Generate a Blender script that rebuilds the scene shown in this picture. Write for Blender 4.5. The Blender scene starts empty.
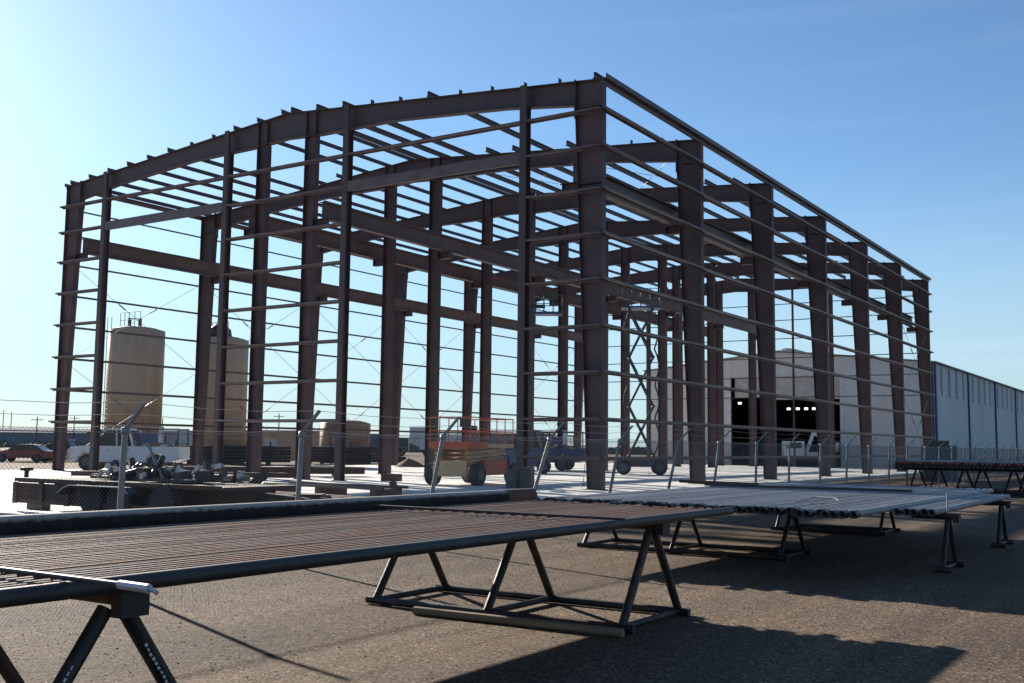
import bpy, math, random
from math import sin, cos, pi, radians, sqrt
from mathutils import Vector, Matrix
random.seed(7)
S = bpy.context.scene
COL = S.collection
V = Vector

# ------------------------------------------------------------------ materials
def new_mat(name):
    m = bpy.data.materials.new(name); m.use_nodes = True
    nt = m.node_tree; b = nt.nodes['Principled BSDF']
    return m, nt, b

def mat(name, col, rough=.6, metal=0., col2=None, scale=3., amt=.5, detail=6., bump=0., bscale=40., stretch=(1, 1, 1), objrand=0., spec=.5, lo=.35, hi=.7):
    m, nt, b = new_mat(name)
    b.inputs['Roughness'].default_value = rough
    b.inputs['Metallic'].default_value = metal
    b.inputs['Specular IOR Level'].default_value = spec
    c2 = col2 if col2 else tuple(c * .65 for c in col)
    tc = nt.nodes.new('ShaderNodeTexCoord'); mp = nt.nodes.new('ShaderNodeMapping')
    nt.links.new(tc.outputs['Object'], mp.inputs[0]); mp.inputs['Scale'].default_value = stretch
    vec = mp.outputs[0]
    if objrand:
        oi = nt.nodes.new('ShaderNodeObjectInfo')
        ad = nt.nodes.new('ShaderNodeVectorMath'); ad.operation = 'ADD'
        ml = nt.nodes.new('ShaderNodeMath'); ml.operation = 'MULTIPLY'; ml.inputs[1].default_value = 57.
        nt.links.new(oi.outputs['Random'], ml.inputs[0]); nt.links.new(vec, ad.inputs[0]); nt.links.new(ml.outputs[0], ad.inputs[1])
        vec = ad.outputs[0]
    n = nt.nodes.new('ShaderNodeTexNoise'); n.inputs['Scale'].default_value = scale; n.inputs['Detail'].default_value = detail
    n.inputs['Roughness'].default_value = .65
    nt.links.new(vec, n.inputs['Vector'])
    r = nt.nodes.new('ShaderNodeValToRGB')
    r.color_ramp.elements[0].position = lo; r.color_ramp.elements[0].color = (*col, 1)
    r.color_ramp.elements[1].position = hi; r.color_ramp.elements[1].color = (*c2, 1)
    nt.links.new(n.outputs['Fac'], r.inputs[0])
    out = r.outputs[0]
    if objrand:
        mx = nt.nodes.new('ShaderNodeMix'); mx.data_type = 'RGBA'; mx.blend_type = 'MULTIPLY'
        mx.inputs[0].default_value = 1
        mr = nt.nodes.new('ShaderNodeMapRange'); mr.inputs[3].default_value = 1 - objrand; mr.inputs[4].default_value = 1 + objrand * .6
        nt.links.new(oi.outputs['Random'], mr.inputs[0]); nt.links.new(out, mx.inputs[6]); nt.links.new(mr.outputs[0], mx.inputs[7])
        out = mx.outputs[2]
    nt.links.new(out, b.inputs['Base Color'])
    if bump:
        n2 = nt.nodes.new('ShaderNodeTexNoise'); n2.inputs['Scale'].default_value = bscale; n2.inputs['Detail'].default_value = 5
        nt.links.new(tc.outputs['Object'], n2.inputs['Vector'])
        bp = nt.nodes.new('ShaderNodeBump'); bp.inputs['Strength'].default_value = bump; bp.inputs['Distance'].default_value = .02
        nt.links.new(n2.outputs['Fac'], bp.inputs['Height']); nt.links.new(bp.outputs[0], b.inputs['Normal'])
    return m

PRIMER = mat('red_oxide_primer', (.088, .048, .046), .58, 0, (.055, .032, .034), 1.3, bump=.12, bscale=9, objrand=.22, detail=10, lo=.4, hi=.62)
PRIMER2 = mat('primer_rafter', (.08, .047, .045), .55, 0, (.052, .033, .034), 1.1, bump=.1, bscale=9)
GIRT = mat('girt_primer', (.135, .095, .092), .45, .15, (.085, .058, .058), 2.5, bump=.05)
CRANE = mat('crane_beam_primer', (.12, .078, .07), .55, 0, (.075, .045, .042), 1.5)
RODM = mat('rod_steel', (.10, .09, .09), .5, .3)
CONC = mat('concrete', (.76, .74, .70), .85, 0, (.66, .64, .60), .35, bump=.15, bscale=30, detail=9)
BLACKP = mat('mill_black_pipe', (.026, .024, .026), .55, .1, (.055, .042, .036), 6, objrand=.2, bump=.08, bscale=60)
def dusty_lit_top(m, top_col, z0=.45, z1=.85):  # lightens upward faces: settled dust plus the lit top, painted into the colour
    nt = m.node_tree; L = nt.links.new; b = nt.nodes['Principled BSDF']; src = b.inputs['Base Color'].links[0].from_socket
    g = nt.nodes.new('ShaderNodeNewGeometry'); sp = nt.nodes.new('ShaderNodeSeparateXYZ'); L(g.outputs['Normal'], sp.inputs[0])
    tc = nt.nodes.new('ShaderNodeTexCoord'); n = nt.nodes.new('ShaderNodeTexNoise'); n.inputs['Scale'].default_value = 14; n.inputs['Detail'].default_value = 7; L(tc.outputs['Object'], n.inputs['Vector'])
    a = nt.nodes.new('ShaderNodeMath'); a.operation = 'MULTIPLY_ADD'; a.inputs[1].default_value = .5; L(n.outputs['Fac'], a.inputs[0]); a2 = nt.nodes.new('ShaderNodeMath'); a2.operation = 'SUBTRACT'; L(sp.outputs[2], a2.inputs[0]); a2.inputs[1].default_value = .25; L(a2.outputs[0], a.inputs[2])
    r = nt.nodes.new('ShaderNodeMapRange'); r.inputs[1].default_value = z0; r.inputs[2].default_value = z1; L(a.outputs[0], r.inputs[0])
    mx = nt.nodes.new('ShaderNodeMix'); mx.data_type = 'RGBA'; L(r.outputs[0], mx.inputs[0]); L(src, mx.inputs[6]); mx.inputs[7].default_value = (*top_col, 1); L(mx.outputs[2], b.inputs['Base Color'])
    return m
DUSTLITP = dusty_lit_top(mat('dusty_lit_top_black_pipe', (.014, .013, .015), .7, 0, (.03, .024, .022), 6, bump=.08, bscale=60, spec=.15), (.34, .30, .26), .5, .8)
TUBE = mat('weathered_tubing', (.19, .145, .12), .72, 0, (.20, .095, .055), 1.6, stretch=(1, .35, 1), objrand=.5, bump=.15, bscale=90, lo=.40, hi=.58, spec=.2)
GREYP = mat('grey_coated_pipe', (.25, .26, .28), .65, .05, (.17, .16, .16), 2.2, objrand=.4, bump=.06, bscale=60)
COLLAR = mat('dark_collar', (.03, .03, .034), .5, .3)
def jointed(m):
    nt = m.node_tree; L = nt.links.new; b = nt.nodes['Principled BSDF']; src = b.inputs['Base Color'].links[0].from_socket
    tc = nt.nodes.new('ShaderNodeTexCoord'); br = nt.nodes.new('ShaderNodeTexBrick'); br.offset = 0; L(tc.outputs['Object'], br.inputs['Vector'])
    br.inputs['Scale'].default_value = 1; br.inputs['Brick Width'].default_value = 4.57; br.inputs['Row Height'].default_value = 4.57; br.inputs['Mortar Size'].default_value = .02
    br.inputs['Color1'].default_value = (1, 1, 1, 1); br.inputs['Color2'].default_value = (.9, .9, .89, 1); br.inputs['Mortar'].default_value = (.35, .34, .32, 1)
    n = nt.nodes.new('ShaderNodeTexNoise'); n.inputs['Scale'].default_value = .22; n.inputs['Detail'].default_value = 10; n.inputs['Roughness'].default_value = .7; n.inputs['Distortion'].default_value = .6; L(tc.outputs['Object'], n.inputs['Vector'])
    r = nt.nodes.new('ShaderNodeValToRGB'); r.color_ramp.elements[0].position = .36; r.color_ramp.elements[0].color = (.8, .77, .73, 1); r.color_ramp.elements[1].position = .52; r.color_ramp.elements[1].color = (1, 1, 1, 1); L(n.outputs['Fac'], r.inputs[0])
    a = nt.nodes.new('ShaderNodeMix'); a.data_type = 'RGBA'; a.blend_type = 'MULTIPLY'; a.inputs[0].default_value = 1; L(src, a.inputs[6]); L(br.outputs['Color'], a.inputs[7])
    c = nt.nodes.new('ShaderNodeMix'); c.data_type = 'RGBA'; c.blend_type = 'MULTIPLY'; c.inputs[0].default_value = 1; L(a.outputs[2], c.inputs[6]); L(r.outputs[0], c.inputs[7])
    L(c.outputs[2], b.inputs['Base Color']); return m
jointed(CONC)
TRESTLE = mat('trestle_black', (.022, .019, .02), .55, .15, (.10, .045, .028), 4, bump=.2, lo=.5, hi=.68, objrand=.2)
GALV = mat('galvanised', (.30, .31, .32), .55, .4, (.20, .21, .21), 9)
WIRE = mat('galv_wire', (.30, .29, .28), .5, .4)
ROPE = mat('rope', (.10, .09, .08), .9)
TAN = mat('tan_tank_paint', (.52, .385, .26), .65, 0, (.42, .295, .19), .9, stretch=(1, 1, .12))
TANR = mat('rust_streaked_tank', (.38, .27, .18), .7, 0, (.2, .11, .065), 1.1, stretch=(1, 1, .3))
WHWALL = mat('warehouse_cladding', (.72, .71, .70), .6, 0, (.62, .61, .60), .35, stretch=(1, 1, .3))
WHDARK = mat('warehouse_panel_grey', (.33, .34, .35), .5)
STRIP = mat('strip_panel', (.20, .22, .23), .6)
BLUE = mat('blue_trim', (.03, .05, .16), .5)
DOORP = mat('roller_door', (.55, .54, .52), .5)
BLACK = mat('dark_interior', (.02, .02, .02), .9)
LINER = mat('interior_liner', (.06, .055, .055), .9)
ORANGE = mat('lift_orange', (.55, .11, .04), .5, 0, (.36, .06, .03), 3)
CREAM = mat('lift_cream', (.62, .42, .22), .6, 0, (.44, .28, .14), 3)
RUBBER = mat('tyre_rubber', (.025, .025, .027), .8, 0, (.045, .042, .04), 7)
RIM = mat('wheel_rim', (.10, .10, .10), .5, .3)
WPAINT = mat('white_car_paint', (.60, .61, .64), .35, 0, (.52, .53, .55), 2)
RPAINT = mat('red_car_paint', (.30, .05, .045), .3)
SPAINT = mat('silver_car_paint', (.42, .43, .45), .3, .3)
BPAINT = mat('blue_truck_paint', (.03, .06, .16), .35)
DPAINT = mat('dark_paint', (.04, .045, .055), .4)
GLASS = mat('vehicle_glass', (.015, .018, .02), .15, 0, (.02, .022, .024), 2, spec=.5)
CHROME = mat('chrome', (.55, .55, .55), .45, .5)
WOOD = mat('weathered_wood', (.26, .19, .12), .8, 0, (.17, .12, .08), 5, stretch=(.3, 4, 4), bump=.2)
DWOOD = mat('dark_wood', (.09, .065, .05), .85, 0, (.05, .038, .03), 4, stretch=(.4, 4, 4), bump=.2)
RUST = mat('rusty_steel', (.13, .06, .035), .75, 0, (.07, .038, .027), 4, bump=.2)
DARKM = mat('dark_machinery', (.04, .04, .042), .5, .2, (.075, .055, .045), 4)
SILV = mat('bright_scrap', (.60, .60, .60), .35, .6)
TEAL = mat('teal_paint', (.03, .10, .10), .5)
PALE = mat('pale_panel', (.58, .60, .62), .5)
WHITE = mat('white_paint', (.75, .75, .75), .5)
CONCG = mat('grey_drum', (.09, .095, .10), .7, 0, (.05, .05, .05), 5)
ORCAP = mat('orange_cap', (.55, .10, .04), .5)
FARW = mat('far_cladding', (.22, .24, .27), 1, spec=.05)
FARG = mat('far_scrub', (.10, .095, .07), .95, 0, (.07, .065, .05), .2)
DIRT = mat('dirt_pile', (.20, .12, .08), .95, 0, (.14, .085, .06), 3, bump=.3)
def lamp_mat():
    m, nt, b = new_mat('lamp_lens'); b.inputs['Base Color'].default_value = (.9, .9, .85, 1)
    b.inputs['Emission Color'].default_value = (1, .93, .8, 1); b.inputs['Emission Strength'].default_value = 1.1
    return m
LAMP = lamp_mat()

def gravel_mat():
    m, nt, b = new_mat('gravel'); L = nt.links.new
    b.inputs['Roughness'].default_value = .9; b.inputs['Specular IOR Level'].default_value = .25
    tc = nt.nodes.new('ShaderNodeTexCoord'); o = tc.outputs['Object']
    def noise(s, d=6, r=.6):
        n = nt.nodes.new('ShaderNodeTexNoise'); n.inputs['Scale'].default_value = s; n.inputs['Detail'].default_value = d
        n.inputs['Roughness'].default_value = r; L(o, n.inputs['Vector']); return n.outputs['Fac']
    vo = nt.nodes.new('ShaderNodeTexVoronoi'); vo.inputs['Scale'].default_value = 40; L(o, vo.inputs['Vector'])
    sp = nt.nodes.new('ShaderNodeSeparateColor'); L(vo.outputs['Color'], sp.inputs[0])
    r1 = nt.nodes.new('ShaderNodeValToRGB'); e = r1.color_ramp.elements
    e[0].position = 0; e[0].color = (.026, .018, .013, 1); e[1].position = 1; e[1].color = (.52, .42, .32, 1)
    k = e.new(.45); k.color = (.108, .073, .048, 1); k = e.new(.8); k.color = (.195, .140, .098, 1)
    av = nt.nodes.new('ShaderNodeMath'); av.operation = 'MULTIPLY_ADD'; av.inputs[1].default_value = 2.3; L(noise(34, 5, .8), av.inputs[0])
    a3 = nt.nodes.new('ShaderNodeMath'); a3.operation = 'MULTIPLY_ADD'; a3.inputs[1].default_value = .6; a3.inputs[2].default_value = -.95; L(sp.outputs[0], a3.inputs[0]); L(a3.outputs[0], av.inputs[2])
    L(av.outputs[0], r1.inputs[0])
    r2 = nt.nodes.new('ShaderNodeValToRGB'); e = r2.color_ramp.elements
    e[0].position = .3; e[0].color = (.55, .53, .52, 1); e[1].position = .72; e[1].color = (1.25, 1.2, 1.12, 1)
    L(noise(.35, 9, .75), r2.inputs[0])
    mp = nt.nodes.new('ShaderNodeMapping'); mp.inputs['Scale'].default_value = (1.1, .06, 1); mp.inputs['Rotation'].default_value = (0, 0, .12); L(o, mp.inputs[0])
    nt_ = nt.nodes.new('ShaderNodeTexNoise'); nt_.inputs['Scale'].default_value = 1.0; nt_.inputs['Detail'].default_value = 5; nt_.inputs['Distortion'].default_value = .4; L(mp.outputs[0], nt_.inputs['Vector'])
    r4 = nt.nodes.new('ShaderNodeValToRGB'); r4.color_ramp.elements[0].position = .42; r4.color_ramp.elements[0].color = (.78, .77, .76, 1); r4.color_ramp.elements[1].position = .62; r4.color_ramp.elements[1].color = (1.15, 1.13, 1.1, 1)
    L(nt_.outputs['Fac'], r4.inputs[0])
    m0 = nt.nodes.new('ShaderNodeMix'); m0.data_type = 'RGBA'; m0.blend_type = 'MULTIPLY'; m0.inputs[0].default_value = 1; L(r1.outputs[0], m0.inputs[6]); L(r4.outputs[0], m0.inputs[7])
    mx = nt.nodes.new('ShaderNodeMix'); mx.data_type = 'RGBA'; mx.blend_type = 'MULTIPLY'; mx.inputs[0].default_value = 1
    L(m0.outputs[2], mx.inputs[6]); L(r2.outputs[0], mx.inputs[7]); L(mx.outputs[2], b.inputs['Base Color'])
    b1 = nt.nodes.new('ShaderNodeBump'); b1.inputs['Strength'].default_value = 1; b1.inputs['Distance'].default_value = .03
    L(noise(36, 4, .7), b1.inputs['Height'])
    b2 = nt.nodes.new('ShaderNodeBump'); b2.inputs['Strength'].default_value = .6; b2.inputs['Distance'].default_value = .05
    L(noise(6, 8, .7), b2.inputs['Height']); L(b1.outputs[0], b2.inputs['Normal']); L(b2.outputs[0], b.inputs['Normal'])
    return m
GRAVEL = gravel_mat()

# ------------------------------------------------------------------ mesh helpers
class MB:
    def __init__(s): s.v = []; s.f = []; s.sm = []
    def add(s, vs, fs, smooth=False):
        o = len(s.v); s.v += [tuple(v) for v in vs]
        for f in fs: s.f.append(tuple(i + o for i in f)); s.sm.append(smooth)
        return s
    def box(s, x0, x1, y0, y1, z0, z1):
        vs = [(x, y, z) for x in (x0, x1) for y in (y0, y1) for z in (z0, z1)]
        return s.add(vs, [(0, 1, 3, 2), (4, 6, 7, 5), (0, 4, 5, 1), (2, 3, 7, 6), (0, 2, 6, 4), (1, 5, 7, 3)])
    def bar(s, p, q, w, h, up=(0, 0, 1)):
        p = V(p); q = V(q); d = (q - p).normalized(); up = V(up)
        if abs(d.dot(up)) > .99: up = V((0, 1, 0))
        r = d.cross(up).normalized(); u = r.cross(d).normalized()
        vs = [c + r * a * w / 2 + u * b * h / 2 for c in (p, q) for a in (-1, 1) for b in (-1, 1)]
        return s.add(vs, [(0, 1, 3, 2), (4, 6, 7, 5), (0, 4, 5, 1), (2, 3, 7, 6), (0, 2, 6, 4), (1, 5, 7, 3)])
    def tube(s, p, q, r, n=8, r2=None, caps=True):
        p = V(p); q = V(q); d = (q - p).normalized(); r2 = r if r2 is None else r2
        a = V((0, 0, 1)) if abs(d.z) < .9 else V((1, 0, 0))
        e = d.cross(a).normalized(); g = d.cross(e).normalized()
        ring = [e * cos(2 * pi * i / n) + g * sin(2 * pi * i / n) for i in range(n)]
        vs = [p + k * r for k in ring] + [q + k * r2 for k in ring]
        s.add(vs, [(i, (i + 1) % n, n + (i + 1) % n, n + i) for i in range(n)], True)
        if caps:
            s.add([p + k * r for k in ring], [tuple(range(n))]); s.add([q + k * r2 for k in ring], [tuple(range(n))[::-1]])
        return s
    def pipe(s, p, q, r, t, n=12):      # hollow pipe
        p = V(p); q = V(q); d = (q - p).normalized()
        a = V((0, 0, 1)) if abs(d.z) < .9 else V((1, 0, 0))
        e = d.cross(a).normalized(); g = d.cross(e).normalized()
        ring = [e * cos(2 * pi * i / n) + g * sin(2 * pi * i / n) for i in range(n)]
        for rr, fl in ((r, 0), (r - t, 1)):
            vs = [p + k * rr for k in ring] + [q + k * rr for k in ring]
            fs = [(i, (i + 1) % n, n + (i + 1) % n, n + i) for i in range(n)]
            s.add(vs, [f[::-1] for f in fs] if fl else fs, True)
        for c in (p, q):
            vs = [c + k * r for k in ring] + [c + k * (r - t) for k in ring]
            s.add(vs, [(i, (i + 1) % n, n + (i + 1) % n, n + i) for i in range(n)])
        return s
    def path(s, pts, r, n=6):
        for a, b in zip(pts[:-1], pts[1:]): s.tube(a, b, r, n)
        return s
    def prism(s, poly, y0, y1, axis='y'):
        n = len(poly)
        def P(a, b, c): return (a, c, b) if axis == 'y' else ((c, a, b) if axis == 'x' else (a, b, c))
        vs = [P(a, b, y0) for a, b in poly] + [P(a, b, y1) for a, b in poly]
        return s.add(vs, [tuple(range(n)), tuple(range(2 * n - 1, n - 1, -1))] + [(i, i + n, (i + 1) % n + n, (i + 1) % n) for i in range(n)])
    def lathe(s, prof, c=(0, 0, 0), n=24):
        vs = []; m = len(prof)
        for i in range(n):
            a = 2 * pi * i / n
            for r, z in prof: vs.append((c[0] + r * cos(a), c[1] + r * sin(a), c[2] + z))
        fs = [(i * m + j, ((i + 1) % n) * m + j, ((i + 1) % n) * m + j + 1, i * m + j + 1) for i in range(n) for j in range(m - 1)]
        return s.add(vs, fs, True)
    def ibeam(s, p, q, d, w, tf=.025, tw=.016, up=(0, 0, 1)):
        p = V(p); q = V(q); dd = (q - p).normalized(); up = V(up)
        r = dd.cross(up).normalized(); u = r.cross(dd).normalized()
        s.bar(p + u * (d / 2 - tf / 2), q + u * (d / 2 - tf / 2), w, tf, up)
        s.bar(p - u * (d / 2 - tf / 2), q - u * (d / 2 - tf / 2), w, tf, up)
        s.bar(p, q, tw, d - 2 * tf, up); return s
    def build(s, name, m, parent=None, loc=None, rotz=0):
        me = bpy.data.meshes.new(name); me.from_pydata(s.v, [], s.f)
        me.polygons.foreach_set('use_smooth', s.sm)
        me.materials.append(m); me.update()
        o = bpy.data.objects.new(name, me); COL.objects.link(o)
        if loc is not None: o.location = loc
        o.rotation_euler = (0, 0, rotz)
        if parent: o.parent = parent
        return o

def tag(o, label=None, cat=None, group=None, kind=None):
    if label: o['label'] = label
    if cat: o['category'] = cat
    if group: o['group'] = group
    if kind: o['kind'] = kind
    return o
def thing(name, label, cat, loc=(0, 0, 0), rotz=0, group=None):
    o = bpy.data.objects.new(name, None); COL.objects.link(o); o.empty_display_size = .2
    o.location = loc; o.rotation_euler = (0, 0, rotz)
    return tag(o, label, cat, group)
def copy_tree(o, parent=None):
    c = o.copy(); COL.objects.link(c); c.parent = parent
    for ch in list(o.children): copy_tree(ch, c)
    return c

# ------------------------------------------------------------------ setting
YG = -.15
def grid(n, R):
    m = MB(); 
    rs = [R * (i / n) ** 3 * (1 if i >= 0 else 1) for i in range(-n, n + 1)]
    vs = [(x, y, YG) for x in rs for y in rs]; k = 2 * n + 1
    return m.add(vs, [(i * k + j, (i + 1) * k + j, (i + 1) * k + j + 1, i * k + j + 1) for i in range(2 * n) for j in range(2 * n)])
g = grid(12, 5000).build('ground', GRAVEL); tag(g, kind='structure')
s_ = MB().box(-34.4, 1.2, -20.6, 57.5, YG - .2, 0); tag(s_.build('concrete_slab', CONC), kind='structure')
s_ = MB().box(-60, -34.5, -30, -4.5, YG - .2, -.02); tag(s_.build('concrete_apron', CONC), kind='structure')

# loose stones on the yard close to the camera
def stones():
    m = MB(); rnd = random.Random(3)
    for i in range(16000):
        x = rnd.uniform(7.8, 18.5); y = rnd.uniform(-31.5, -14)
        d = sqrt((x - 18.1) ** 2 + (y + 34) ** 2)
        r = rnd.uniform(.003, .006) * (1.6 if rnd.random() < .04 else 1) * (1 + d / 40)
        a = rnd.uniform(0, 6.28); sx = r * rnd.uniform(.8, 1.4); sy = r * rnd.uniform(.7, 1.1); h = r * rnd.uniform(.5, 1.0)
        c, s = cos(a), sin(a); z = YG
        base = [(1, 0), (.2, .9), (-.9, .35), (-.6, -.8), (.5, -.85)]
        vs = [(x + (p * sx) * c - (q * sy) * s, y + (p * sx) * s + (q * sy) * c, z - .001) for p, q in base]
        vs += [(x + (p * sx * .6) * c - (q * sy * .6) * s, y + (p * sx * .6) * s + (q * sy * .6) * c, z + h * rnd.uniform(.8, 1.1)) for p, q in base]
        m.add(vs, [(i2, (i2 + 1) % 5, 5 + (i2 + 1) % 5, 5 + i2) for i2 in range(5)] + [(5, 6, 7, 8, 9)])
    o = m.build('gravel_stones', mat('stone', (.12, .085, .058), .85, 0, (.19, .145, .105), 30, detail=1))
    tag(o, 'loose pebbles scattered over the brown gravel yard', 'gravel', kind='stuff')
stones()

# ------------------------------------------------------------------ steel building
W = 32.5; E = 15.15; RISE = 1.35; BAY = 9.144; NF = 7; RX = -W / 2
def ztop(x): return E + RISE * (1 - abs(x - RX) / (W / 2))
def rdep(x):
    t = abs(x - RX)
    pts = [(0, 1.2), (2.2, 1.15), (6.5, .82), (12, .80), (W / 2, 1.0)]
    for (a, da), (b, db) in zip(pts[:-1], pts[1:]):
        if t <= b: return da + (db - da) * (t - a) / (b - a)
    return 1.0
fr = thing('steel_building_frame', 'tall unclad building skeleton of dark red primed steel columns, rafters and girts', 'building', (-.08, -.15, 0))
def side_column(x, y, sgn):   # sgn -1: web runs towards -x
    m = MB(); top = ztop(x)
    h0, h1 = .56, 1.14; zk = 14.15
    X = lambda d: x + sgn * d
    m.prism([(X(.025), .03), (X(h0), .03), (X(h1), zk), (X(h1), ztop(X(h1)) - .03), (X(.025), top - .03)], y + .152, y + .168)
    m.box(min(X(0), X(.025)), max(X(0), X(.025)), y, y + .32, 0.03, top - .03)
    m.bar((X(h0 + .0125), y + .16, .03), (X(h1 + .0125), y + .16, zk), .32, .025, (sgn, 0, 0))
    m.bar((X(h1 + .0125), y + .16, zk), (X(h1 + .0125), y + .16, ztop(X(h1)) - .03), .32, .025, (sgn, 0, 0))
    m.bar((X(h1 + .04), y + .16, zk - .35), (X(h1 + .04), y + .16, ztop(X(h1)) + .06), .34, .03, (sgn, 0, 0))
    m.bar((X(0), y + .16, top - .015), (X(h1 + .025), y + .16, ztop(X(h1)) - .015), .32, .03)
    for z in (zk, 11.25): m.box(min(X(.03), X(.95)), max(X(.03), X(.95)), y + .02, y + .15, z - .01, z + .01)
    c = m.build('column', PRIMER, fr)
    MB().box(min(X(-.08), X(h0 + .1)), max(X(-.08), X(h0 + .1)), y - .04, y + .36, 0, .03).build('base_plate', PRIMER, c)
    b = MB(); xb0 = X(1.02); xb1 = X(1.7)
    b.ibeam((xb0, y + .16, 11.2), (xb1, y + .16, 11.2), .36, .28, up=(0, 0, 1))
    b.box(min(xb1, xb1 + sgn * .02), max(xb1, xb1 + sgn * .02), y + .02, y + .3, 11.02, 11.38)
    b.build('crane_bracket', PRIMER, c)
def int_column(x, y, sgn):
    m = MB(); zt = ztop(x) - rdep(x)
    for s2 in (-1, 1): m.box(x + s2 * .29 - .0125, x + s2 * .29 + .0125, y - .005, y + .335, .03, zt)
    m.box(x - .275, x + .275, y + .155, y + .165, .03, zt)
    for s2 in (-1, 1): m.box(x + s2 * .29 - .01, x + s2 * .29 + .01, y + .03, y + .148, zt + .02, ztop(x) - .04)
    c = m.build('column', PRIMER, fr)
    MB().box(x - .35, x + .35, y - .06, y + .39, 0, .03).build('base_plate', PRIMER, c)
    b = MB(); xa = x + sgn * .29; xb = x + sgn * 1.0
    b.ibeam((xa, y + .16, 11.2), (xb, y + .16, 11.2), .36, .28)
    b.box(min(xb, xb + sgn * .02), max(xb, xb + sgn * .02), y + .02, y + .3, 11.02, 11.38)
    b.build('crane_bracket', PRIMER, c)
def rafter(y):
    m = MB(); xs = [-1.17, -4.4, -9.9, -14.2, RX, -W + 14.2, -W + 9.9, -W + 4.4, -W + 1.17]
    tops = [(x, ztop(x) - .025) for x in xs]; bots = [(x, ztop(x) - rdep(x) + .025) for x in xs]
    m.prism(tops + bots[::-1], y + .152, y + .168)
    for a, b in zip(xs[:-1], xs[1:]):
        m.bar((a, y + .16, ztop(a) - .0125), (b, y + .16, ztop(b) - .0125), .30, .025)
        m.bar((a, y + .16, ztop(a) - rdep(a) + .0125), (b, y + .16, ztop(b) - rdep(b) + .0125), .30, .025)
    k = m
    for i in PUR:
        x = i
        k.box(x - .012, x + .012, y + .05, y + .27, ztop(x) - .005, ztop(x) + .2)
    m.build('rafter', PRIMER2, fr)
PUR = [-.35 - 1.56 * k for k in range(11)]
PUR = PUR + [-W - p for p in PUR]
def zsec(m, x, y0, y1, z, d=.2, w=.065, t=.012, flip=1):   # Z purlin running in y
    m.box(x - t / 2, x + t / 2, y0, y1, z, z + d)
    m.box(min(x, x + flip * w), max(x, x + flip * w), y0, y1, z + d, z + d + t); m.box(min(x, x - flip * w), max(x, x - flip * w), y0, y1, z - t + .002, z + .002 - .0005)
LB = 6 * BAY
for i in range(NF):
    y = i * BAY - (.0 if i < 6 else 0)
    side_column(0, y, -1); side_column(-W, y, 1)
    int_column(-17.77, y, -1); int_column(-14.74, y, 1)
    rafter(y)
# purlins: first bay has only some of them, the second bay lacks the last ones near the eave
def purlin(x, y0, y1):
    m = MB(); zsec(m, x + .03, y0, y1, ztop(x) + .02, .2, .07, .012, 1 if x > RX else -1); m.build('purlin', PRIMER2, fr)
pr = sorted(PUR)             # left to right
for n, x in enumerate(pr):
    if n in (6, 7, 14, 15): st = BAY - .4
    elif n == 17: st = BAY - .5
    elif n == 18: st = 3 * BAY - .5
    elif n in (19, 20): st = 2 * BAY - .5
    else: st = -.06
    purlin(x, st, LB + .3)
for x in (RX + 1.6, RX + 5.9): purlin(x, BAY * 2 - .5, LB + .2)     # doubled lines
# eave struts
for x, s2 in ((.07, 1), (-W - .07, -1)):
    m = MB(); m.box(x - .1, x + .1, -.02, LB + .45, E - .02, E); m.box(x + s2 * .1 - .01, x + s2 * .1 + .01, -.02, LB + .45, E + .001, E + .16)
    m.box(x - s2 * .06 - .01, x - s2 * .06 + .01, -.02, LB + .45, E - .18, E - .021); m.build('eave_strut', GIRT, fr)
LV = [2.52, 4.22, 5.9, 7.6, 9.28, 10.95, 12.55, 13.95]
def side_girt(x, z, s2, y0=-.2, y1=LB + .55):
    # web horizontal, outer flange up, inner flange down
    m = MB(); xo = x + s2 * .2
    m.box(min(x, xo), max(x, xo), y0, y1, z - .006, z + .006)
    m.box(min(xo, xo + s2 * .012), max(xo, xo + s2 * .012), y0, y1, z - .005, z + .07)
    m.box(min(x, x + s2 * .012), max(x, x + s2 * .012), y0, y1, z - .07, z - .0065)
    m.build('girt', GIRT, fr)
for z in [1.12] + LV: side_girt(.004, z, 1)
for z in LV: side_girt(-W - .004, z, -1)
def front_girt(x0, x1, z, y=0, thick=None):
    m = MB()
    if thick:
        m.box(x0, x1, -.2, -.185, z, z + thick); m.box(x0, x1, -.184, -.08, z - .012, z); m.box(x0, x1, -.184, -.08, z + thick, z + thick + .012)
        m.build('header_channel', GIRT, fr)
    else:
        m.box(x0, x1, -.2, -.01, z - .006, z + .006); m.box(x0, x1, -.214, -.2015, z - .005, z + .07); m.box(x0, x1, -.024, -.012, z - .07, z - .007)
        m.build('girt', GIRT, fr)
PX_ = [-28.96, -19.9, -12.43, -3.34]
for z in LV:
    front_girt(-W - .22, PX_[0] - .14, z); front_girt(PX_[1] + .14, PX_[2] - .14, z)
    front_girt(PX_[3] + .14, -.0, z)
front_girt(PX_[3] + .14, 0, 1.12)
for a, b in ((0, 1), (2, 3)):
    front_girt(PX_[a] + .14, PX_[b] - .14, 13.95); front_girt(PX_[a] + .14, PX_[b] - .14, 12.35, thick=.42)
for x in PX_:
    m = MB(); zt = ztop(x) - .02
    m.box(x - .15, x + .15, -.215, -.195, .03, zt); m.box(x - .15, x + .15, .12, .14, .03, zt - rdep(x)); m.box(x - .008, x + .008, -.194, .119, .03, zt - rdep(x) - .02)
    m.box(x - .008, x + .008, -.194, .0, zt - rdep(x), zt)
    m.box(x - .2, x + .2, -.28, .2, 0, .03); m.build('wall_post', PRIMER2, fr)
for z in LV[2:]:
    m = MB(); m.box(-W + .2, -.2, LB + .33, LB + .53, z - .006, z + .006); m.box(-W + .2, -.2, LB + .5305, LB + .542, z - .005, z + .07); m.build('girt', GIRT, fr)
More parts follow.
